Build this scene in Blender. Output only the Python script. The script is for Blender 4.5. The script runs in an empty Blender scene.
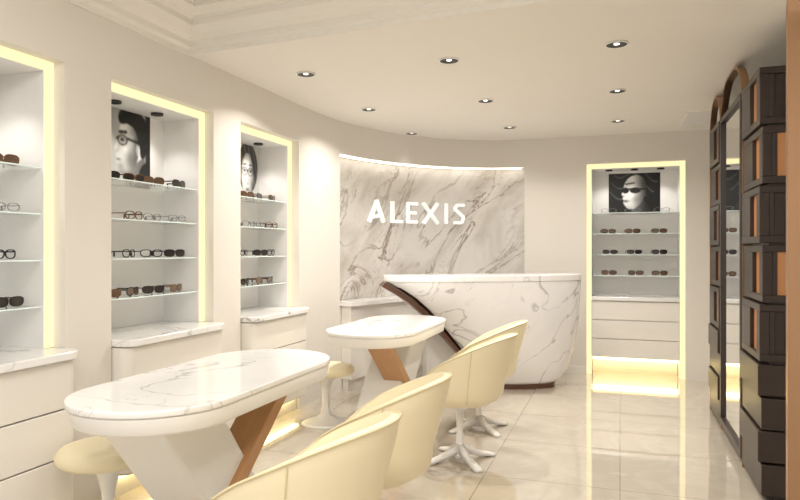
import bpy, bmesh, math, random
from mathutils import Vector, Matrix
random.seed(4)
S=bpy.context.scene
S.view_settings.view_transform='Standard'
S.view_settings.look='None'
col=S.collection

# ---------------- helpers ----------------
def newmat(name, c=(.8,.8,.8), rough=.5, metal=0, emit=None, es=0, spec=.5, trans=0, coat=0):
    m=bpy.data.materials.new(name); m.use_nodes=True
    b=m.node_tree.nodes['Principled BSDF']
    b.inputs['Base Color'].default_value=(*c,1)
    b.inputs['Roughness'].default_value=rough
    b.inputs['Metallic'].default_value=metal
    b.inputs['Specular IOR Level'].default_value=spec
    b.inputs['Transmission Weight'].default_value=trans
    b.inputs['Coat Weight'].default_value=coat
    if emit:
        b.inputs['Emission Color'].default_value=(*emit,1)
        b.inputs['Emission Strength'].default_value=es
    return m
def N(m,t,**k):
    n=m.node_tree.nodes.new(t)
    for a,v in k.items(): setattr(n,a,v)
    return n
def L(m,a,b): m.node_tree.links.new(a,b)
def coords(m,mapscale=(1,1,1),rot=(0,0,0),axes=None):
    tc=N(m,'ShaderNodeTexCoord')
    if axes:
        cb=N(m,'ShaderNodeCombineXYZ')
        for i,(ax_,s) in enumerate(axes):
            d=N(m,'ShaderNodeVectorMath',operation='DOT_PRODUCT'); L(m,tc.outputs['Object'],d.inputs[0])
            v=Vector(ax_)*s; d.inputs[1].default_value=v
            L(m,d.outputs['Value'],cb.inputs[i])
        return cb.outputs[0]
    mp=N(m,'ShaderNodeMapping')
    mp.inputs['Scale'].default_value=mapscale; mp.inputs['Rotation'].default_value=rot
    L(m,tc.outputs['Object'],mp.inputs[0]); return mp.outputs[0]
def noise(m,scale,detail=5,dist=0,rough=.55,mapscale=(1,1,1),rot=(0,0,0),axes=None):
    n=N(m,'ShaderNodeTexNoise'); n.inputs['Scale'].default_value=scale
    n.inputs['Detail'].default_value=detail; n.inputs['Distortion'].default_value=dist
    n.inputs['Roughness'].default_value=rough
    L(m,coords(m,mapscale,rot,axes),n.inputs['Vector']); return n
def ramp(m,src,stops):
    r=N(m,'ShaderNodeValToRGB'); e=r.color_ramp.elements
    while len(e)<len(stops): e.new(.5)
    for i,(p,c) in enumerate(stops):
        e[i].position=p; e[i].color=(*c,1) if len(c)==3 else c
    L(m,src,r.inputs[0]); return r
def vein(m,scale,width,dist,mapscale=(1,1,1),rot=(0,0,0),detail=6,axes=None,rough=.55):
    n=noise(m,scale,detail,dist,rough,mapscale,rot,axes)
    a=N(m,'ShaderNodeMath',operation='SUBTRACT'); L(m,n.outputs[0],a.inputs[0]); a.inputs[1].default_value=.5
    b=N(m,'ShaderNodeMath',operation='ABSOLUTE'); L(m,a.outputs[0],b.inputs[0])
    r=ramp(m,b.outputs[0],[(0,(1,1,1)),(width,(0,0,0))]); return r
def mixc(m,f,a,b):
    x=N(m,'ShaderNodeMix',data_type='RGBA')
    if hasattr(f,'links'): L(m,f,x.inputs[0])
    else: x.inputs[0].default_value=f
    for s,i in ((a,6),(b,7)):
        if isinstance(s,tuple): x.inputs[i].default_value=(*s,1)
        else: L(m,s,x.inputs[i])
    return x.outputs[2]
def mul(m,a,b):
    x=N(m,'ShaderNodeMath',operation='MULTIPLY'); L(m,a,x.inputs[0])
    if isinstance(b,(int,float)): x.inputs[1].default_value=b
    else: L(m,b,x.inputs[1])
    return x.outputs[0]

def plaster(name,c):
    m=newmat(name,c,.75,spec=.2); n=noise(m,3,3)
    c2=tuple(x*.97 for x in c)
    L(m,mixc(m,n.outputs[0],c,c2),m.node_tree.nodes['Principled BSDF'].inputs['Base Color']); return m
M_wall=plaster('wall_plaster',(.78,.745,.695))
M_ceil=plaster('ceiling_paint',(.84,.81,.76))
M_white=newmat('white_lacquer',(.86,.85,.83),.3)
M_cab=newmat('cabinet_lacquer',(.84,.81,.76),.35)
M_gap=newmat('cabinet_shadow_gap',(.45,.42,.37),.6)
M_liner=newmat('niche_white',(.87,.86,.85),.45)
def marble_white():
    m=newmat('marble_white',(.85,.84,.82),.10,spec=.5)
    d=Vector((.55,.35,.75)).normalized(); e=Vector((-.7,.6,.3)).normalized(); f=d.cross(e).normalized(); e=f.cross(d)
    A=[(d,.55),(e,1.0),(f,1.1)]
    v1=vein(m,1.25,.008,.8,detail=4,rough=.5,axes=A); v2=vein(m,3.1,.008,.7,detail=4,rough=.5,axes=A); cl=noise(m,1.2,4,axes=A)
    mask=ramp(m,noise(m,1.9,2).outputs[0],[(.44,(0,0,0)),(.60,(1,1,1))])
    mask1=ramp(m,noise(m,2.7,2,rot=(1,2,.4)).outputs[0],[(.34,(.25,.25,.25)),(.56,(1,1,1))])
    base=mixc(m,ramp(m,cl.outputs[0],[(.45,(0,0,0)),(.8,(1,1,1))]).outputs[0],(.86,.85,.845),(.74,.73,.73))
    a=mixc(m,mul(m,mul(m,v1.outputs[0],mask1.outputs[0]),.7),base,(.27,.26,.27))
    a=mixc(m,mul(m,mul(m,v2.outputs[0],mask.outputs[0]),.6),a,(.36,.35,.37))
    L(m,a,m.node_tree.nodes['Principled BSDF'].inputs['Base Color']); return m
M_marble=marble_white()
def marble_panel():
    m=newmat('marble_calacatta_wall',(.7,.68,.66),.3)
    d=Vector((.48,.42,.77)).normalized(); e=Vector((-.575,-.505,.643)).normalized(); f=d.cross(e)
    A=[(d,.50),(e,1.2),(f,.7)]; B=[(d,.75),(e,1.4),(f,.9)]
    v1=vein(m,1.9,.020,.9,detail=9,axes=A,rough=.6); v2=vein(m,3.6,.013,.8,detail=8,axes=B,rough=.62)
    mask=ramp(m,noise(m,1.3,3,.5,.5,axes=A).outputs[0],[(.42,(0,0,0)),(.58,(1,1,1))])
    mask1=ramp(m,noise(m,2.3,3,.3,.5,axes=B).outputs[0],[(.40,(.15,.15,.15)),(.60,(1,1,1))])
    cl=ramp(m,noise(m,1.7,9,.6,.64,axes=A).outputs[0],[(.44,(0,0,0)),(.68,(1,1,1))])
    base=mixc(m,cl.outputs[0],(.73,.71,.68),(.50,.465,.42))
    a=mixc(m,mul(m,mul(m,v2.outputs[0],mask.outputs[0]),.6),base,(.26,.20,.13))
    a=mixc(m,mul(m,mul(m,v1.outputs[0],mask1.outputs[0]),.9),a,(.19,.13,.075))
    L(m,a,m.node_tree.nodes['Principled BSDF'].inputs['Base Color']); return m
M_panel=marble_panel()
def floor_mat():
    m=newmat('floor_marble_tile',(.6,.5,.4),.04,spec=.8,coat=1.0)
    m.node_tree.nodes['Principled BSDF'].inputs['Coat Roughness'].default_value=.02
    m.node_tree.nodes['Principled BSDF'].inputs['Coat IOR'].default_value=1.6
    tc=N(m,'ShaderNodeTexCoord'); b=N(m,'ShaderNodeTexBrick'); b.offset=0
    b.inputs['Scale'].default_value=1; b.inputs['Brick Width'].default_value=.8; b.inputs['Row Height'].default_value=.8
    b.inputs['Mortar Size'].default_value=.0032; b.inputs['Mortar Smooth'].default_value=.2
    b.inputs['Color1'].default_value=(0.54,.48,.385,1); b.inputs['Color2'].default_value=(.495,.44,.355,1)
    b.inputs['Mortar'].default_value=(.20,.17,.13,1)
    L(m,tc.outputs['Object'],b.inputs['Vector'])
    v=vein(m,1.6,.05,1.5); cl=noise(m,2.5,6,.8)
    a=mixc(m,mul(m,cl.outputs[0],.35),b.outputs[0],(.62,.56,.47))
    a=mixc(m,mul(m,v.outputs[0],.18),a,(.74,.69,.60))
    L(m,a,m.node_tree.nodes['Principled BSDF'].inputs['Base Color']); return m
M_floor=floor_mat()
def wood(name,c1,c2,rough=.4,sc=(1,1,8)):
    m=newmat(name,c1,rough); n=noise(m,6,6,.6,.6,sc)
    L(m,mixc(m,n.outputs[0],c1,c2),m.node_tree.nodes['Principled BSDF'].inputs['Base Color']); return m
M_oak=wood('wood_oak_brace',(.60,.33,.15),(.42,.21,.085),.4,(8,1,1))
M_walnut=wood('wood_walnut',(.12,.052,.026),(.06,.026,.014),.3,(1,1,6))
M_dark=wood('dark_wenge',(.036,.020,.015),(.018,.011,.008),.35,(1,1,6))
M_gold=newmat('brushed_gold',(.50,.31,.19),.32,1)
M_mirror=newmat('mirror_glass',(.86,.86,.86),.01,1)
M_leather=newmat('cream_leather',(.87,.78,.55),.42)
n_=noise(M_leather,60,2); bp=N(M_leather,'ShaderNodeBump'); bp.inputs['Strength'].default_value=.06
L(M_leather,n_.outputs[0],bp.inputs['Height']); L(M_leather,bp.outputs[0],M_leather.node_tree.nodes['Principled BSDF'].inputs['Normal'])
M_pipe=newmat('cream_piping',(.72,.62,.40),.5)
M_led=newmat('led_strip_warm',(.35,.32,.2),.5,emit=(1,.88,.50),es=.95)
M_ledw=newmat('led_cove_white',(1,.95,.85),.5,emit=(1,.94,.84),es=5.5)
M_ledf=newmat('led_toe_warm',(1,.9,.6),.5,emit=(1,.80,.38),es=6.0)
M_orange=newmat('amber_glass_lit',(.40,.18,.065),.3,emit=(1,.42,.14),es=.11)
M_black=newmat('black_metal',(.012,.012,.012),.4)
M_lamp=newmat('lamp_bulb',(1,1,1),.5,emit=(1,.93,.82),es=2)
M_glass=newmat('shelf_glass',(.92,.96,.95),.02,trans=1)
M_glass.node_tree.nodes['Principled BSDF'].inputs['IOR'].default_value=1.1
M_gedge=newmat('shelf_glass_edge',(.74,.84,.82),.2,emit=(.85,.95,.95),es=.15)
M_letter=newmat('sign_letter_white',(.95,.95,.95),.3,emit=(1,1,1),es=.35)
M_fblack=newmat('frame_black',(.02,.018,.018),.25)
M_ftort=newmat('frame_tortoise',(.16,.07,.03),.25)
M_fclear=newmat('frame_silver',(.40,.40,.42),.25,.5)
M_lensd=newmat('lens_dark',(.035,.03,.028),.05)
M_lensb=newmat('lens_brown',(.14,.085,.055),.08)
M_lensc=newmat('lens_clear',(.93,.95,.97),.02,trans=1)
M_lensc.node_tree.nodes['Principled BSDF'].inputs['IOR'].default_value=1.04

def mesh(name,verts,faces,mats,parent=None,smooth=False,midx=None,loc=None,fix=True):
    me=bpy.data.meshes.new(name); me.from_pydata([tuple(v) for v in verts],[],faces)
    if not isinstance(mats,(list,tuple)): mats=[mats]
    for m in mats: me.materials.append(m)
    if midx:
        for p,i in zip(me.polygons,midx): p.material_index=i
    if fix:
        bm=bmesh.new(); bm.from_mesh(me); bmesh.ops.recalc_face_normals(bm,faces=bm.faces); bm.to_mesh(me); bm.free()
    if smooth:
        for p in me.polygons: p.use_smooth=True
    o=bpy.data.objects.new(name,me); col.objects.link(o)
    if parent: o.parent=parent
    if loc: o.location=loc
    return o
def group(name,loc=(0,0,0),rz=0):
    e=bpy.data.objects.new(name,None); e.location=loc; e.rotation_euler=(0,0,rz); e.empty_display_size=.1
    col.objects.link(e); return e
BF=[(0,3,2,1),(4,5,6,7),(0,1,5,4),(1,2,6,5),(2,3,7,6),(3,0,4,7)]
def bverts(lo,hi):
    x0,y0,z0=lo; x1,y1,z1=hi
    return [(x0,y0,z0),(x1,y0,z0),(x1,y1,z0),(x0,y1,z0),(x0,y0,z1),(x1,y0,z1),(x1,y1,z1),(x0,y1,z1)]
def boxes(name,lst,mats,parent=None,bevel=0):
    V=[];F=[];MI=[]
    for b in lst:
        k=len(V); V+=bverts(b[0],b[1]); F+=[tuple(i+k for i in f) for f in BF]; MI+=[b[2] if len(b)>2 else 0]*6
    o=mesh(name,V,F,mats,parent,midx=MI)
    if bevel:
        md=o.modifiers.new('b','BEVEL'); md.width=bevel; md.segments=2; md.limit_method='ANGLE'
    return o
def box(name,lo,hi,m,parent=None,bevel=0): return boxes(name,[(lo,hi)],m,parent,bevel)
def lathe(name,prof,m,parent=None,n=40,loc=None):
    V=[];F=[]
    for i in range(n):
        a=2*math.pi*i/n
        for r,z in prof: V.append((r*math.cos(a),r*math.sin(a),z))
    k=len(prof)
    for i in range(n):
        j=(i+1)%n
        for q in range(k-1): F.append((i*k+q,j*k+q,j*k+q+1,i*k+q+1))
    o=mesh(name,V,F,m,parent,True,loc=loc)
    bm=bmesh.new(); bm.from_mesh(o.data); bmesh.ops.remove_doubles(bm,verts=bm.verts,dist=1e-5); bm.to_mesh(o.data); bm.free()
    return o
def prism(name,outline,z0,z1,mats,parent=None,inset=0,side=0,top=0,bevel=0,smooth=False):
    n=len(outline); cx=sum(p[0] for p in outline)/n; cy=sum(p[1] for p in outline)/n
    V=[(x,y,z1) for x,y in outline]
    V+=[(cx+(x-cx)*(1-inset),cy+(y-cy)*(1-inset),z0) for x,y in outline]
    F=[tuple(range(n)),tuple(range(2*n-1,n-1,-1))]+[(i,(i+1)%n,n+(i+1)%n,n+i) for i in range(n)]
    o=mesh(name,V,F,mats,parent,midx=[top,side]+[side]*n)
    if bevel:
        md=o.modifiers.new('b','BEVEL'); md.width=bevel; md.segments=3; md.limit_method='ANGLE'; md.angle_limit=math.radians(50)
    if smooth:
        for p in o.data.polygons: p.use_smooth=len(p.vertices)==4
    return o
def tube(name,pts,r,m,parent=None,cyc=False,ry=None,res=6):
    cu=bpy.data.curves.new(name,'CURVE'); cu.dimensions='3D'; cu.bevel_depth=r; cu.bevel_resolution=res
    sp=cu.splines.new('POLY'); sp.points.add(len(pts)-1)
    for i,p in enumerate(pts): sp.points[i].co=(*p,1)
    sp.use_cyclic_u=cyc; cu.materials.append(m)
    o=bpy.data.objects.new(name,cu); col.objects.link(o)
    if parent:o.parent=parent
    return o
def slab(name,bot,top,z0,z1,wx,m,parent=None,bevel=.004):
    V=[]
    for x in wx: V+=[(x,bot[0],z0),(x,bot[1],z0),(x,top[1],z1),(x,top[0],z1)]
    F=[(0,1,2,3),(7,6,5,4),(0,4,5,1),(1,5,6,2),(2,6,7,3),(3,7,4,0)]
    o=mesh(name,V,F,m,parent)
    md=o.modifiers.new('b','BEVEL'); md.width=bevel; md.segments=3
    return o
def rrect_front(x0,x1,a,b,r,n=8):
    # rectangle with the two +X corners rounded
    P=[(x0,b),(x0,a)]
    for i in range(n+1):
        t=-math.pi/2+math.pi/2*i/n; P.append((x1-r+r*math.cos(t),a+r+r*math.sin(t)))
    for i in range(n+1):
        t=math.pi/2*i/n; P.append((x1-r+r*math.cos(t),b-r+r*math.sin(t)))
    return P

XL=-2.68; YB=7.6; XR=1.15; CZ=2.68; CZ2=2.94
# ---------------- room ----------------
box('floor',(-3.3,-2.5,-.1),(XR+.2,YB+.5,0),M_floor)
ni=[(1.63,2.59),(2.91,3.87),(4.21,5.14)]
NT=2.36
wl=[((-3.3,-2.5,0),(XL,1.63,3.0)),((-3.3,2.59,0),(XL,2.91,3.0)),((-3.3,3.87,0),(XL,4.21,3.0)),((-3.3,5.14,0),(XL,5.4,3.0))]
for a,b in ni: wl+=[((-3.3,a,NT),(XL,b,3.0)),((-3.3,a,0),(-3.08,b,NT))]
boxes('wall_left',wl,M_wall)
ya,yb_=3.60,3.28
def yedge(x): return ya+(yb_-ya)*(x-XL)/(XR-XL)
V=[(-3.3,yedge(-3.3),CZ),(XR+.2,yedge(XR+.2),CZ),(XR+.2,YB+.5,CZ),(-3.3,YB+.5,CZ)]
V+=[(x,y,3.1) for x,y,z in V]
V+=bverts((-3.3,-2.5,CZ2),(XR+.2,4.0,3.1))
mesh('ceiling',V,BF+[tuple(i+8 for i in f) for f in BF],M_ceil)
prof=[(0,2.67),(.018,2.67),(.018,2.70),(.045,2.715),(.045,2.75),(.085,2.775),(.12,2.82),(.12,2.855),(.15,2.865),(.19,2.905),(.19,2.925),(.21,2.925),(.21,CZ2),(0,CZ2)]
path=[(XL,-2.5),(XL,ya),(XR,yb_)]
V=[]
dirn=Vector((XR-XL,yb_-ya)).normalized(); nn=Vector((dirn.y,-dirn.x))
mit=(Vector((1,0))+nn); mit=mit/mit.dot(Vector((1,0)))
offs=[Vector((1,0)),mit,nn]
for p,o_ in zip(path,offs):
    for d,z in prof: V.append((p[0]+o_.x*d,p[1]+o_.y*d,z))
k=len(prof); F=[]
for s in range(2):
    for q in range(k-1): F.append((s*k+q,(s+1)*k+q,(s+1)*k+q+1,s*k+q+1))
mesh('trim_crown_moulding',V,F,M_ceil)

# curved wall
EA,EB,EX,EY=1.68,2.2,-1.0,5.4
def ell(phi,off=0,z=0):
    c,s=math.cos(phi),math.sin(phi)
    x=EX-EA*c; y=EY+EB*s
    nx,ny=-c/EA,s/EB; l=math.hypot(nx,ny)
    return (x+nx/l*off,y+ny/l*off,z)
D=math.radians; pL,pR=D(13.6),D(88.3)
Z0,Z1=.87,2.36
def strip(fa,fb,p0,p1,n=40):
    V=[];F=[]
    for i in range(n+1):
        p=p0+(p1-p0)*i/n; V+=[fa(p),fb(p)]
        if i: F.append((2*i-2,2*i,2*i+1,2*i-1))
    return V,F
def addm(A,B):
    k=len(A[0]); A[0].extend(B[0]); A[1].extend(tuple(i+k for i in f) for f in B[1])
W=([],[])
addm(W,strip(lambda p:ell(p,0,0),lambda p:ell(p,0,Z0),0,D(90)))
addm(W,strip(lambda p:ell(p,0,Z1),lambda p:ell(p,0,CZ),0,D(90)))
addm(W,strip(lambda p:ell(p,0,Z0),lambda p:ell(p,0,Z1),0,pL,8))
addm(W,strip(lambda p:ell(p,0,Z0),lambda p:ell(p,0,Z1),pR,D(90),2))
addm(W,strip(lambda p:ell(p,0,Z1),lambda p:ell(p,.13,Z1),pL,pR))
for p in (pL,pR): addm(W,([ell(p,0,Z0),ell(p,.13,Z0),ell(p,.13,Z1),ell(p,0,Z1)],[(0,1,2,3)]))
o=mesh('wall_curved',W[0],W[1],M_wall,fix=False)
bm=bmesh.new(); bm.from_mesh(o.data); bmesh.ops.remove_doubles(bm,verts=bm.verts,dist=1e-5); bm.to_mesh(o.data); bm.free()
V,F=strip(lambda p:ell(p,.13,Z0-.03),lambda p:ell(p,.13,Z1+.02),pL,pR,60)
mesh('marble_feature_panel',V,F,M_panel,smooth=True,fix=False)
V,F=strip(lambda p:ell(p,.035,Z1-.012),lambda p:ell(p,.075,Z1-.012),pL+.02,pR-.02,60)
mesh('led_cove_strip',V,F,M_ledw,fix=False)
def band(name,o0,o1,z0,z1,p0,p1,m,n=50):
    V=[];F=[]
    for i in range(n+1):
        p=p0+(p1-p0)*i/n
        V+=[ell(p,o0,z0),ell(p,o1,z0),ell(p,o1,z1),ell(p,o0,z1)]
        if i:
            a=4*i-4;b=4*i
            for q in range(4): F.append((a+q,a+(q+1)%4,b+(q+1)%4,b+q))
    F+=[(0,1,2,3),(4*n+3,4*n+2,4*n+1,4*n)]
    return mesh(name,V,F,m)
g=group('back_counter')
o=band('ledge_top',-.16,.12,.845,.885,pL,D(86),M_marble); o.parent=g
o=band('cabinet_body',-.12,-.005,.12,.845,pL+.01,D(85.5),M_cab); o.parent=g
o=band('plinth',-.07,-.005,0,.12,pL+.02,D(85),M_cab); o.parent=g

bx0,bx1=-.36,.67
boxes('wall_back',[((-1.0,YB,0),(bx0,YB+.5,CZ)),((bx1,YB,0),(XR+.2,YB+.5,CZ)),((bx0,YB,NT+.01),(bx1,YB+.5,CZ)),((bx0,YB+.4,0),(bx1,YB+.5,NT+.01))],M_wall)
box('wall_right',(XR,-2.5,0),(XR+.2,YB,3.0),M_wall)
box('baseboard_back',(-1.0,YB-.012,0),(bx0-.005,YB,.09),M_cab)

# downlights
def downlight(X,Y,Z,e,sp=135):
    g=group('downlight',(X,Y,Z))
    lathe('trim_ring',[(.062,-.001),(.070,-.001),(.072,-.006),(.068,-.010),(.062,-.009),(.060,-.002)],M_white,g,32)
    lathe('baffle',[(.0,-.002),(.030,-.002),(.063,-.0085)],M_black,g,32)
    lathe('bulb',[(.0,-.006),(.017,-.005),(.019,-.002)],M_lamp,g,24)
    ld=bpy.data.lights.new('downlight_lamp','AREA'); ld.shape='DISK'; ld.size=.032; ld.energy=e; ld.color=(1,.94,.86); ld.spread=D(sp)
    lo=bpy.data.objects.new('lamp',ld); lo.location=(0,0,-.014); lo.parent=g; col.objects.link(lo)
for Y in (4.25,5.5,6.78):
    for X in (-2.16,-1.09,-.02):
        if X<-2 and Y>6: downlight(X,Y,CZ,.35,60)
        else: downlight(X,Y,CZ,7.5 if Y>6 else 12)
def area(name,loc,rot,sx,sy,e,c=(1,.955,.895),parent=None,spread=180):
    ld=bpy.data.lights.new(name,'AREA'); ld.shape='RECTANGLE'; ld.size=sx; ld.size_y=sy; ld.energy=e; ld.color=c; ld.spread=D(spread)
    lo=bpy.data.objects.new(name,ld); lo.location=loc; lo.rotation_euler=rot; col.objects.link(lo)
    if parent: lo.parent=parent
    return lo
g=group('added_fill_panel',(-.8,.6,CZ2))  # added fill light with an invented housing, out of view, to brighten the room
box('fill_housing',(-1.0,-1.0,-.03),(1.0,1.0,0),M_white,g)
area('lamp',(0,0,-.04),(0,0,0),1.9,1.9,84,parent=g)
g=group('ceiling_vent',(.80,6.9,CZ))
boxes('grille',[((-.2,-.32+i*.05,-.012),(.2,-.30+i*.05,-.0005)) for i in range(13)]+[((-.22,-.34,-.008),(-.2,.34,-.0005)),((.2,-.34,-.008),(.22,.34,-.0005))],M_white,g)

# ---------------- posters ----------------
def inpoly(x,y,P):
    r=False;j=len(P)-1
    for i in range(len(P)):
        xi,yi=P[i];xj,yj=P[j]
        if (yi>y)!=(yj>y) and x<(xj-xi)*(y-yi)/(yj-yi)+xi: r=not r
        j=i
    return r
def smooth_poly(P,it=2):
    for _ in range(it):
        Q=[]
        for i in range(len(P)):
            a=P[i];b=P[(i+1)%len(P)]
            Q+=[(a[0]*.75+b[0]*.25,a[1]*.75+b[1]*.25),(a[0]*.25+b[0]*.75,a[1]*.25+b[1]*.75)]
        P=Q
    return P
def ss(a,b,x):
    t=max(0,min(1,(x-a)/(b-a))); return t*t*(3-2*t)
def gs(x,y,cx,cy,rx,ry): return math.exp(-((x-cx)/rx)**2-((y-cy)/ry)**2)
def elm(x,y,cx,cy,rx,ry): return math.hypot((x-cx)/rx,(y-cy)/ry)
def seg(x,y,a,b):
    dx,dy=b[0]-a[0],b[1]-a[1]; t=max(0,min(1,((x-a[0])*dx+(y-a[1])*dy)/(dx*dx+dy*dy)))
    return math.hypot(x-a[0]-t*dx,y-a[1]-t*dy)
mface=smooth_poly([(.36,.92),(.27,.74),(.255,.63),(.16,.48),(.165,.455),(.22,.43),(.195,.385),(.225,.35),(.20,.31),(.225,.27),(.22,.20),(.29,.135),(.40,.13),(.62,.25),(.72,.42),(.74,.80),(.55,.95)],1)
mhair=smooth_poly([(.29,.80),(.24,.90),(.30,1.0),(.52,1.06),(.80,1.02),(.95,.84),(.93,.55),(.86,.40),(.76,.40),(.75,.55),(.70,.60),(.68,.72),(.60,.80),(.45,.84)])
mneck=[(.45,.17),(.62,.3),(.85,.42),(.92,.0),(.40,.0)]
msuit=smooth_poly([(.58,-.05),(.64,.06),(.84,.36),(1.3,.45),(1.3,-.1)],1)
def man(u,v):
    u=(u-.36)/.64*.90+.10
    c=.82-.30*v*(1-u)
    if u>.84: c=c*(1-.92*ss(.84,.92,u))
    if inpoly(u,v,mneck): c=.34+.2*ss(.9,.5,u)
    if inpoly(u,v,mface):
        c=.86-.50*ss(.38,.72,u)
        c-=.22*gs(u,v,.50,.36,.10,.12)
        c+=.10*gs(u,v,.42,.48,.07,.05)
        c-=.30*gs(u,v,.34,.62,.09,.05)
        c-=.25*gs(u,v,.36,.16,.15,.05)
        c-=.20*gs(u,v,.30,.25,.08,.05)
        c-=.12*gs(u,v,.66,.60,.06,.2)
        c-=.55*gs(u,v,.25,.335,.055,.012)
        c-=.30*gs(u,v,.215,.45,.02,.015)
        c-=.12*gs(u,v,.26,.50,.02,.08)
        if seg(u,v,(.27,.70),(.43,.715))<.018: c=.05
        if elm(u,v,.34,.60,.035,.016)<1: c=.05
        if elm(u,v,.69,.50,.035,.075)<1: c=.55
    if inpoly(u,v,mhair): c=.03+.12*max(0,math.sin(46*(u*.6-v*.8+.1*math.sin(9*u))))**4
    if inpoly(u,v,[(.58,.02),(.66,.12),(.78,.26),(.70,.02)]): c=.85
    if inpoly(u,v,msuit): c=.02
    e=elm(u,v,.345,.60,.105,.066)
    if .87<e<1.06 or seg(u,v,(.45,.63),(.72,.60))<.014 or seg(u,v,(.21,.61),(.25,.62))<.012: c=.02
    return c
def woman(u,v):
    u=(u-.42)/.58*.85+.12
    c=.80
    if elm(u,v,.52,.60,.40,.46)<1: c=.18+.22*max(0,math.sin(36*u+14*v))**2
    if u>.36 and u<.66 and v<.3: c=.62-.3*ss(.45,.66,u)
    e=elm(u,v,.5,.46,.25,.40)
    if e<1:
        c=.90-.28*ss(.50,.77,u)-.18*ss(.75,1,e)
        c-=.18*gs(u,v,.36,.56,.08,.05)+.18*gs(u,v,.64,.56,.08,.05)
        c-=.16*gs(u,v,.545,.42,.03,.10)
        c-=.6*gs(u,v,.5,.205,.07,.025)
        c-=.35*gs(u,v,.5,.315,.035,.012)
        c-=.15*gs(u,v,.68,.32,.06,.12)
        for x in(.38,.62):
            c-=.75*gs(u,v,x,.54,.045,.020)
            if seg(u,v,(x-.06,.645),(x+.06,.655))<.012: c=.25
    for x in(.38,.62):
        e=elm(u,v,x,.53,.105,.072)
        if .89<e<1.06: c=.12
    if seg(u,v,(.47,.55),(.53,.55))<.01: c=.1
    return c
wf=smooth_poly([(.40,.92),(.30,.74),(.29,.60),(.245,.47),(.285,.43),(.27,.375),(.295,.33),(.275,.29),(.31,.20),(.38,.10),(.50,.10),(.66,.28),(.74,.55),(.72,.85),(.58,.97)],1)
def woman2(u,v):
    c=.012
    if elm(u,v,.28,.62,.26,.44)<1 or elm(u,v,.62,.72,.34,.32)<1:
        c=.02+.30*max(0,math.sin(26*(v*.9+u*.5+.12*math.sin(u*9))))**5
    if inpoly(u,v,[(.48,.14),(.68,.34),(.82,.10),(.84,-.01),(.40,-.01)]): c=.35-.25*ss(.5,.8,u)
    if inpoly(u,v,wf):
        c=.92-.70*ss(.44,.74,u)-.15*ss(.3,.1,v)
        c-=.2*gs(u,v,.52,.35,.08,.12)
        c+=.1*gs(u,v,.46,.45,.06,.05)
        c-=.65*gs(u,v,.33,.31,.06,.028)
        c-=.3*gs(u,v,.30,.44,.02,.015)
        if seg(u,v,(.34,.73),(.50,.76))<.014: c=.12
    for xx,rx in((.33,.065),(.52,.105)):
        if elm(u,v,xx,.575,rx,.070)<1: c=.02+.12*gs(u,v,xx-.02,.60,.03,.02)
    if seg(u,v,(.40,.61),(.74,.60))<.016: c=.02
    return c
M_poster=newmat('poster_print',(.5,.5,.5),.3)
at=N(M_poster,'ShaderNodeAttribute'); at.attribute_name='Col'
L(M_poster,at.outputs['Color'],M_poster.node_tree.nodes['Principled BSDF'].inputs['Base Color'])
def poster(w,h,paint,origin,right,nrm):
    nx,ny=140,122; V=[];F=[];C=[]
    R=Vector(right); O=Vector(origin); Nn=Vector(nrm)
    g=group('portrait_poster',O)
    for j in range(ny+1):
        for i in range(nx+1):
            u,v=i/nx,j/ny; V.append(R*((u-.5)*w)+Vector((0,0,(v)*h))+Nn*.009)
            C.append(max(0,min(1,paint(u,v))))
    W_=nx+1;H_=ny+1
    for _ in range(3):   # soften like a photographic print
        C2=C[:]
        for j in range(1,H_-1):
            for i in range(1,W_-1):
                k=j*W_+i
                C2[k]=(C[k]*4+2*(C[k-1]+C[k+1]+C[k-W_]+C[k+W_])+C[k-W_-1]+C[k-W_+1]+C[k+W_-1]+C[k+W_+1])/16
        C=C2
    for j in range(ny):
        for i in range(nx):
            a=j*(nx+1)+i; F.append((a,a+1,a+nx+2,a+nx+1))
    o=mesh('print',V,F,M_poster,g,fix=False)
    ca=o.data.color_attributes.new('Col','FLOAT_COLOR','POINT')
    for i,c in enumerate(C):
        c=c**2.1; ca.data[i].color=(c,c,c*.98,1)
    a=R*(-w/2); b=R*(w/2)+Nn*.008+Vector((0,0,h))
    lo=[min(a[i],b[i]) for i in range(3)]; hi=[max(a[i],b[i]) for i in range(3)]
    box('board',lo,hi,M_white,g)

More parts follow.
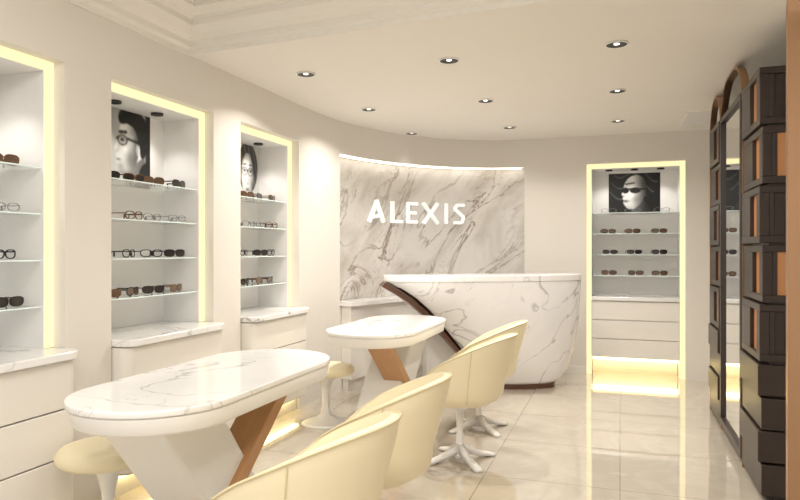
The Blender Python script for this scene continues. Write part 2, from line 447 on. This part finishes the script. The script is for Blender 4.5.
# ---------------- eyeglasses ----------------
def glasses(V,F,MI,pos,ang,fm,lm,sc=1.0,shape=0):
    ca,sa=math.cos(ang),math.sin(ang)
    def T(x,y,z):
        x*=sc;y*=sc;z*=sc
        return (pos[0]+x*ca-y*sa,pos[1]+x*sa+y*ca,pos[2]+z)
    n=16; rw,rh=.029,.0155+.003*shape; e=2.8; fr=.0045 if fm!=2 else .0022
    for cx in(-.035,.035):
        k=len(V)
        for i in range(n):
            a=2*math.pi*i/n; c,s=math.cos(a),math.sin(a)
            px=math.copysign(abs(c)**(2/e),c); pz=math.copysign(abs(s)**(2/e),s)
            tp=1-.12*(-s if s<0 else 0)
            for dr,dy in((0,-.002),(fr,-.002),(fr,.002),(0,.002)):
                V.append(T(cx+px*(rw*tp+dr),dy+.8*(cx+px*rw)**2*2,.024+pz*(rh+dr)))
        for i in range(n):
            j=(i+1)%n
            for q in range(4): F.append((k+i*4+q,k+j*4+q,k+j*4+(q+1)%4,k+i*4+(q+1)%4)); MI.append(fm)
        k2=len(V)
        for i in range(n): V.append(V[k+i*4])
        F.append(tuple(range(k2,k2+n))); MI.append(lm)
    w=.0045 if fm!=2 else .0025
    def bx(x0,y0,z0,x1,y1,z1):
        k=len(V); V.extend(T(*p) for p in bverts((x0,y0,z0),(x1,y1,z1))); F.extend(tuple(i+k for i in f) for f in BF); MI.extend([fm]*6)
    bx(-.008,-.003,.030,.008,.002,.030+w)
    for s in(-1,1):
        x=s*.067; bx(x-.0018,.006,.031,x+.0018,.115,.031+w*1.3); bx(x-.0018,.112,.006,x+.0018,.120,.031+w*1.3)
GM=[M_fblack,M_ftort,M_fclear,M_lensd,M_lensb,M_lensc]
SH=[1.82,1.585,1.35,1.115]
styles=[[(1,4),(0,3),(1,3)],[(2,5),(2,5),(1,5)],[(0,5),(0,3),(0,5)],[(0,3),(1,4),(0,4)]]
# ---------------- left niches ----------------
def spot_small(parent,loc,e):
    ld=bpy.data.lights.new('niche_spot','SPOT'); ld.energy=e; ld.color=(1,.96,.90); ld.spot_size=D(110); ld.spot_blend=.8; ld.shadow_soft_size=.03
    lo=bpy.data.objects.new('niche_spot',ld); lo.location=loc; lo.parent=parent; col.objects.link(lo)
ND=-3.06
for idx,(a,b) in enumerate(ni):
    g=group('display_niche')
    t=.05; xf=XL-.085
    boxes('liner',[((ND,a,.90),(xf,a+t,NT)),((ND,b-t,.90),(xf,b,NT)),((ND,a+t,NT-t),(xf,b-t,NT)),((-3.08,a,.90),(ND,b,NT))],M_liner,g)
    boxes('led_frame',[((xf,a+.002,.905),(xf+.015,a+t,NT-.002)),((xf,b-t,.905),(xf+.015,b-.002,NT-.002)),((xf,a+t,NT-t),(xf+.015,b-t,NT-.002))],M_led,g)
    for s in SH:
        boxes('glass_shelf',[((ND+.002,a+t+.002,s-.006),(xf-.02,b-t-.002,s)),((xf-.0195,a+t+.002,s-.0065),(xf-.016,b-t-.002,s+.0005),1)],[M_glass,M_gedge],g)
    c=g
    prism('marble_ledge',rrect_front(ND,-2.55,a+.004,b-.004,.07),.86,.90,M_marble,c,bevel=.006)
    prism('cabinet_body',rrect_front(-3.05,-2.600,a+.020,b-.020,.055),.14,.859,M_gap,c)
    zz=[.15,.385,.62,.859]
    for q in range(3):
        prism('drawer_%d'%(q+1),rrect_front(-3.04,-2.578,a+.010,b-.010,.06),zz[q]+.003,zz[q+1]-.005,M_cab,c,bevel=.003)
    box('toe_kick',(-3.05,a+.012,0),(-2.70,b-.012,.138),M_cab,c)
    box('toe_led',(-2.698,a+.05,.115),(-2.66,b-.05,.135),M_ledf,c)
    for fy in(.3,.7):
        yy=a+(b-a)*fy
        gg=lathe('spot_can',[(.0,-.004),(.022,-.004),(.034,-.014),(.040,-.014),(.040,0)],M_black,g,24,loc=(-2.92,yy,NT-t))
        spot_small(g,(-2.92,yy,NT-t-.03),7.6)
    V=[];F=[];MI=[]
    for si,s in enumerate(SH):
        n=4
        for q in range(n):
            y=a+.17+(b-a-.34)*q/(n-1)+random.uniform(-.02,.02)
            st=styles[si][(q+idx)%3]
            glasses(V,F,MI,(-2.86+random.uniform(-.02,.02),y,s+.0005),D(90)+random.uniform(-.3,.3),st[0],st[1],1.2,random.random())
    mesh('eyeglasses_display',V,F,GM,midx=MI,fix=False)
poster(.56,.485,man,(ND+.001,3.39,1.822),(0,1,0),(1,0,0))
poster(.56,.485,woman,(ND+.001,4.80,1.822),(0,1,0),(1,0,0))
poster(.56,.485,woman,(ND+.001,2.08,1.822),(0,1,0),(1,0,0))

# ---------------- back niche ----------------
g=group('display_niche'); t=.055; yf=YB+.07; yb2=YB+.39
zT=NT+.01
boxes('liner',[((bx0,yf,0),(bx0+t,yb2,zT)),((bx1-t,yf,0),(bx1,yb2,zT)),((bx0+t,yf,zT-t),(bx1-t,yb2,zT)),((bx0,yb2,0),(bx1,yb2+.01,zT))],M_liner,g)
boxes('led_frame',[((bx0+.002,yf-.015,.0),(bx0+t,yf,zT-.002)),((bx1-t,yf-.015,0),(bx1-.002,yf,zT-.002)),((bx0+t,yf-.015,zT-t),(bx1-t,yf,zT-.002))],M_led,g)
for s in SH:
    boxes('glass_shelf',[((bx0+t+.002,yf+.02,s-.006),(bx1-t-.002,yb2-.002,s)),((bx0+t+.002,yf+.016,s-.0065),(bx1-t-.002,yf+.0195,s+.0005),1)],[M_glass,M_gedge],g)
for X in(-.12,.155,.43):
    lathe('spot_can',[(.0,-.004),(.022,-.004),(.034,-.014),(.040,-.014),(.040,0)],M_black,g,24,loc=(X,YB+.2,zT-t))
    spot_small(g,(X,YB+.2,zT-t-.03),6)
c=g
box('marble_ledge',(bx0+t+.002,YB-.0,.835),(bx1-t-.002,yb2-.001,.88),M_marble,c,.006)
box('cabinet_body',(bx0+t+.006,YB+.035,.20),(bx1-t-.006,yb2-.002,.833),M_cab,c)
zz=[.20,.41,.62,.832]
for q in range(3): box('drawer_%d'%(q+1),(bx0+t+.006,YB+.015,zz[q]+.004),(bx1-t-.006,YB+.034,zz[q+1]-.006),M_cab,c,.003)
box('toe_led',(bx0+t+.01,YB+.2,.15),(bx1-t-.01,YB+.24,.195),M_ledf,c)
box('toe_kick',(bx0+t+.006,YB+.3,0),(bx1-t-.006,yb2-.002,.199),M_cab,c)
V=[];F=[];MI=[]
for si,s in enumerate(SH):
    for q,X in enumerate((-.12,.155,.43)):
        st=[(2,5),(0,4),(0,3),(0,4)][si]
        glasses(V,F,MI,(X+random.uniform(-.02,.02),YB+.16,s+.0005),random.uniform(-.1,.1),st[0],st[1],1.2,random.random())
mesh('eyeglasses_display',V,F,GM,midx=MI,fix=False)
poster(.56,.465,woman2,((bx0+bx1)/2+.0,yb2-.001,1.822),(1,0,0),(0,-1,0))

# ---------------- sign ----------------
def stroke(V,F,a,b,w,dep,T):
    dx,dz=b[0]-a[0],b[1]-a[1]; l=math.hypot(dx,dz); nx,nz=-dz/l*w/2,dx/l*w/2
    pts=[(a[0]+nx,a[1]+nz),(a[0]-nx,a[1]-nz),(b[0]-nx,b[1]-nz),(b[0]+nx,b[1]+nz)]
    k=len(V)
    for d in(dep[0],dep[1]):
        for x,z in pts: V.append(T(x,z,d))
    F.extend(tuple(i+k for i in f) for f in [(0,1,2,3),(7,6,5,4),(0,4,5,1),(1,5,6,2),(2,6,7,3),(3,7,4,0)])
LT={'A':([((-.5,0),(.06,1)),((.5,0),(.0,1)),((-.3,.22),(.36,.34))]),
'L':([((-.4,0),(-.4,1)),((-.47,.06),(.5,.06))]),
'E':([((-.4,0),(-.4,1)),((-.47,.06),(.5,.06)),((-.4,.5),(.38,.5)),((-.47,.94),(.5,.94))]),
'X':([((-.5,0),(.5,1)),((.5,0),(-.5,1))]),
'I':([((0,0),(0,1))]),
'S':([((.42,.94),(-.2,.94)),((-.2,.94),(-.4,.74)),((-.4,.74),(.38,.34)),((.38,.34),(.2,.06)),((.2,.06),(-.45,.06))])}
V=[];F=[]
for ch,ph,w in(('A',32.2,.215),('L',40.2,.15),('E',46.2,.14),('X',53.2,.19),('I',59.1,.1),('S',64.0,.145)):
    p=Vector(ell(D(ph),.13)); q=Vector(ell(D(ph+1),.13)); tdir=(q-p).normalized(); nrm=Vector((tdir.y,-tdir.x,0))
    for a,b in LT[ch]:
        A=(a[0]*w,a[1]*.235);B=(b[0]*w,b[1]*.235)
        def T2(x,z,d,p=p,tdir=tdir,nrm=nrm): return tuple(p+tdir*x+nrm*d+Vector((0,0,1.705+z)))
        stroke(V,F,A,B,.032,(.012,.05),T2)
mesh('sign_letters',V,F,M_letter)

# ---------------- reception counter ----------------
ax=Vector((.8845,.467,0)); an=Vector((.467,-.8845,0)); HC=1.03
g=group('reception_counter',(-1.30,6.50,0))
def interp(tab,x):
    if x<=tab[0][0]: return tab[0][1]
    for (a,b),(c,d) in zip(tab,tab[1:]):
        if x<=c: return b+(d-b)*(x-a)/(c-a)
    return tab[-1][1]
UL=[(.05,.12),(.09,.03),(.15,-.05),(.25,-.14),(.4,-.26),(.6,-.42),(.8,-.59),(.92,-.72),(1.0,-.84),(1.06,-.94),(1.09,-.985),(1.155,-1.0)]
UR=[(.05,.72),(.09,.79),(.2,.865),(.4,.93),(.7,.975),(1.0,.99),(1.155,1.0)]
VF=[(.05,.10),(.2,.15),(.5,.22),(.8,.27),(1.155,.31)]
def section(z,sc=1.0,n=44):
    uL,uR,vf=interp(UL,z),interp(UR,z),interp(VF,z)
    P=[]
    c=(uL+uR)/2;h=(uR-uL)/2*sc
    for i in range(n):
        a=math.pi-math.pi*i/(n-1); x=math.cos(a)
        P.append(((c+h*x)*HC,vf*sc*max(0,1-abs(x)**2.6)**.5))
    for i in range(1,n-1):
        a=math.pi*i/(n-1); x=math.cos(a)
        P.append(((c+h*x)*HC,-.16*sc*max(0,1-abs(x)**6)**.5))
    return P
def toW(u,v,z): return tuple(ax*u+an*v+Vector((0,0,z)))
zs=[.05,.07,.09,.12,.15,.2,.25,.32,.4,.5,.6,.7,.8,.86,.92,.96,1.0,1.03,1.06,1.075,1.09]
V=[];F=[];MI=[]
n=None
for z in zs:
    P=section(z); n=len(P); V+=[toW(u,v,z) for u,v in P]
for s in range(len(zs)-1):
    for i in range(n):
        j=(i+1)%n; F.append((s*n+i,s*n+j,(s+1)*n+j,(s+1)*n+i))
        MI.append(1 if (i<4 or i>=n-5 ) and zs[s]<1.03 else 0)
F+=[tuple(range(n-1,-1,-1)),tuple((len(zs)-1)*n+i for i in range(n))]; MI+=[1,0]
o=mesh('hull',V,F,[M_marble,M_walnut],g,midx=MI)
for p in o.data.polygons: p.use_smooth=len(p.vertices)==4
P=[(u*1.0,v) for u,v in section(1.155)]
V=[toW(u,v,1.091) for u,v in P]+[toW(u,v,1.155) for u,v in P]
o=mesh('marble_top',V,[tuple(range(n-1,-1,-1)),tuple(range(n,2*n))]+[(i,(i+1)%n,n+(i+1)%n,n+i) for i in range(n)],M_marble,g)
md=o.modifiers.new('b','BEVEL'); md.width=.008; md.segments=3; md.limit_method='ANGLE'; md.angle_limit=D(50)
P=section(.05,1.03)
V=[toW(u,v,0) for u,v in P]+[toW(u,v,.049) for u,v in P]
mesh('walnut_plinth',V,[tuple(range(n-1,-1,-1)),tuple(range(n,2*n))]+[(i,(i+1)%n,n+(i+1)%n,n+i) for i in range(n)],M_walnut,g)
V=[];F=[]
pp=[(interp(UL,z),z) for z in (.05,.07,.09,.12,.15,.2,.25,.32,.4,.5,.6,.7,.8,.86,.92,.96,1.0,1.03,1.06,1.085)]
for i,(u,z) in enumerate(pp):
    th=.012+.03*ss(.1,.95,z)
    for du,v in((-.002,-.15),(-.002,.10),(-th,.10),(-th,-.15)):
        V.append(toW(u*HC+du-.006,v,max(.0,z-(0 if du>-.01 else th*.9))))
    if i:
        a=4*i-4;b=4*i
        for q in range(4): F.append((a+q,a+(q+1)%4,b+(q+1)%4,b+q))
F+=[(3,2,1,0),tuple(4*(len(pp)-1)+q for q in range(4))]
mesh('walnut_edge_blade',V,F,M_walnut,g)
V=[toW(u,v,z) for z in(0,1.085) for u,v in((-.56,-.40),(-.16,-.40),(-.16,-.165),(-.56,-.165))]
mesh('support_pedestal',V,BF,M_white,g)

# ---------------- consultation tables ----------------
def stadium(hx,hy,n=20,e=1.0):
    P=[]
    for s in(1,-1):
        for i in range(n+1):
            a=math.pi*i/n
            P.append((s*hx*math.cos(a),s*((hy-hx)+hx*math.sin(a)*e)))
    return P
def table(loc,hy,white,oak,base):
    g=group('consultation_table',loc)
    hx=.36
    prism('top_skirt',stadium(hx-.004,hy-.004),.680,.757,M_white,g,inset=.03,bevel=.012,smooth=True)
    prism('marble_top',stadium(hx,hy),.7575,.785,M_marble,g,bevel=.006,smooth=True)
    slab('slab_leg',white[0],white[1],.018,.682,(-.15,.17),M_white,g,.02)
    slab('oak_brace',oak[0],oak[1],.018,.682,(.02,.20),M_oak,g,.004)
    prism('base_plate',[(x,y) for x,y in [(-.19,base[0]),(.20,base[0]),(.20,base[1]),(-.19,base[1])]],0,.02,M_white,g,bevel=.006)
table((-1.90,2.79,0),.82,((-.14,.26),(-.66,-.24)),((-.52,-.40),(.30,.42)),(-.56,.30))
table((-1.82,5.12,0),.77,((-.52,-.14),(.10,.62)),((.20,.32),(-.60,-.48)),(-.56,.38))

# ---------------- tub chairs ----------------
HT=[(0,.85),(25,.845),(50,.81),(75,.745),(100,.67),(125,.575),(145,.50),(165,.475),(180,.47)]
def chair(loc,rz):
    g=group('tub_chair',loc,rz)
    n=56; V=[];F=[]
    fix=[(.03,.375),(.12,.378),(.20,.395),(.26,.43)]
    m_=6; k=len(fix)+m_
    rim=[]
    for i in range(n):
        th=2*math.pi*i/n; dg=math.degrees(th); dg=dg if dg<=180 else 360-dg
        H=interp(HT,dg); H=.5*H+.25*interp(HT,max(0,dg-12))+.25*interp(HT,min(180,dg+12))
        c,s_=math.cos(th),math.sin(th)
        for r,z in fix: V.append((r*c,r*1.02*s_,z))
        for j in range(m_):
            t=j/(m_-1); z=.46+(H-.46)*t
            r=.285+.025*t*ss(.46,.7,H)
            bk=max(0,c)*.07*ss(.45,.9,z)
            V.append((r*c+bk,r*1.02*s_,z))
        rim.append(V[-1])
    for i in range(n):
        j=(i+1)%n
        for q in range(k-1): F.append((i*k+q,j*k+q,j*k+q+1,i*k+q+1))
    F.append(tuple(i*k for i in range(n)))
    o=mesh('shell',V,F,M_leather,g,True)
    md=o.modifiers.new('s','SOLIDIFY'); md.thickness=.032; md.offset=-1
    md=o.modifiers.new('v','BEVEL'); md.width=.010; md.segments=2; md.limit_method='ANGLE'; md.angle_limit=D(55)
    tube('rim_piping',[(x,y,z+.002) for x,y,z in rim],.005,M_pipe,g,True)
    for sg in(1,-1):
        i=int(n*70/360)*1; i=i if sg==1 else n-i
        pts=[V[i*k+q] for q in range(3,k)]
        tube('side_seam',[(x*1.004,y*1.004,z) for x,y,z in pts],.003,M_pipe,g)
    lathe('seat_cushion',[(0,.49),(.18,.488),(.232,.475),(.245,.45),(.24,.42),(.0,.42)],M_leather,g)
    lathe('stem',[(.0,.372),(.07,.372),(.065,.355),(.026,.335),(.022,.20),(.026,.09),(.045,.05),(.05,.03),(0,.025)],M_white,g,28)
    for q in range(4):
        a=D(45+90*q); ca,sa=math.cos(a),math.sin(a); V2=[];F2=[]
        st=[(.02,.085,.028,.03),(.08,.058,.026,.022),(.16,.032,.028,.014),(.24,.014,.034,.010),(.265,.010,.026,.008)]
        for r,z,w,h in st:
            for y,zz in((-w,z-h),(w,z-h),(w*.6,z+h*.9),(-w*.6,z+h*.9)):
                V2.append((r*ca-y*sa,r*sa+y*ca,max(0.0,zz)))
        for s2 in range(len(st)-1):
            for q2 in range(4): F2.append((s2*4+q2,s2*4+(q2+1)%4,s2*4+4+(q2+1)%4,s2*4+4+q2))
        F2+=[(3,2,1,0),tuple(len(st)*4-4+x for x in range(4))]
        mesh('foot_%d'%(q+1),V2,F2,M_white,g,True)
chair((-1.06,1.99,0),D(-4))
chair((-1.07,2.71,0),D(3))
chair((-1.01,4.23,0),D(-3))
chair((-1.05,5.02,0),D(2))

# ---------------- stools ----------------
def stool(loc):
    g=group('round_stool',loc)
    lathe('seat_pad',[(0,.475),(.17,.473),(.215,.462),(.232,.44),(.232,.415),(.215,.40),(0,.398)],M_leather,g)
    lathe('tulip_base',[(0,.397),(.13,.397),(.10,.38),(.05,.33),(.03,.24),(.028,.15),(.045,.07),(.11,.028),(.185,.012),(.20,.0),(0,0)],M_white,g)
stool((-2.32,2.50,0)); stool((-2.26,4.80,0))

# ---------------- right cabinets ----------------
XC=.74
def cube_tower(name,y0,y1,x1,side=True):
    g=group(name)
    xb=XC+.02
    box('core',(xb+.03,y0+.03,0),(x1,y1-.02,2.41),M_dark,g)
    zc=0.03
    lst=[]
    for i in range(4):
        off=.0 if i%2 else .015
        lst.append(((XC+off-.01,y0-(.01 if i%2==0 else 0),zc),(x1,y1,zc+.175))); zc+=.185
    boxes('drawer_blocks',lst,M_dark,g,.006)
    h=(2.43-zc)/5
    L1=[];L2=[]
    for i in range(5):
        a=zc+i*h+.006;b=zc+(i+1)*h-.006; off=.012*(i%2); f=.04
        X0=XC+off; Y0=y0+.012*((i+1)%2)
        L1+=[((X0,Y0,a),(x1,y1,a+f)),((X0,Y0,b-f),(x1,y1,b))]
        ym=Y0+(y1-Y0)*.50
        L1+=[((X0,Y0,a+f),(X0+.05,Y0+.09,b-f)),((X0,ym,a+f),(X0+.05,y1,b-f)),((X0+.05,Y0,a+f),(X0+.075,Y0+.05,b-f)),((X0+.13,Y0,a+f),(x1,Y0+.05,b-f))]
        L2+=[((X0+.022,Y0+.09,a+f),(X0+.03,ym,b-f)),((X0+.075,Y0+.02,a+f),(X0+.13,Y0+.03,b-f))]
    boxes('cube_frames',L1,M_dark,g,.004)
    boxes('amber_panels',L2,M_orange,g)
    return g
cube_tower('cube_display_tower',4.08,4.66,1.14)
cube_tower('cube_display_tower',5.67,6.24,1.14)
g=group('standing_mirror')
boxes('frame',[((XC+.0,4.70,.05),(XC+.05,4.74,2.42)),((XC+.0,5.58,.05),(XC+.05,5.62,2.42)),((XC,4.74,2.38),(XC+.05,5.58,2.42)),((XC,4.74,.05),(XC+.05,5.58,.10)),((XC+.02,4.70,0),(1.14,5.62,.05)),((XC+.051,4.70,.05),(1.14,5.62,2.42))],M_dark,g)
box('glass',(XC+.02,4.74,.10),(XC+.03,5.58,2.38),M_mirror,g)
def hoop(y0,y1,zt,x,w=.05,t=.018,rad=.22):
    g=group('gold_arch_frame')
    def outline(d):
        P=[(y0+d,0)]
        r=rad-d
        for i in range(13):
            a=math.pi-math.pi/2*i/12; P.append((y0+rad+r*math.cos(a),zt-rad+r*math.sin(a)))
        for i in range(13):
            a=math.pi/2-math.pi/2*i/12; P.append((y1-rad+r*math.cos(a),zt-rad+r*math.sin(a)))
        P.append((y1-d,0)); return P
    A,B=outline(0),outline(t); V=[];F=[]
    for p,q in zip(A,B): V+=[(x,p[0],p[1]),(x+w,p[0],p[1]),(x+w,q[0],q[1]),(x,q[0],q[1])]
    for i in range(len(A)-1):
        for q in range(4): F.append((4*i+q,4*i+(q+1)%4,4*i+4+(q+1)%4,4*i+4+q))
    F+=[(3,2,1,0),tuple(4*(len(A)-1)+q for q in range(4))]
    mesh('arch_band',V,F,M_gold,g)
hoop(5.645,6.272,2.66,.745,.05,.014,.28)
hoop(4.674,5.643,2.66,.745,.05,.014,.35)
hoop(2.30,3.20,2.64,.68,.07,.035,.25)

# ---------------- world + camera ----------------
w=bpy.data.worlds.new('World'); S.world=w; w.use_nodes=True
w.node_tree.nodes['Background'].inputs[0].default_value=(1,.965,.915,1)
w.node_tree.nodes['Background'].inputs[1].default_value=1.12
cam=bpy.data.cameras.new('camera'); cam.lens=29.25; cam.sensor_width=36
co=bpy.data.objects.new('camera',cam); co.location=(0,0,1.4); co.rotation_euler=(D(90),0,math.atan(220/650)); col.objects.link(co)
S.camera=co
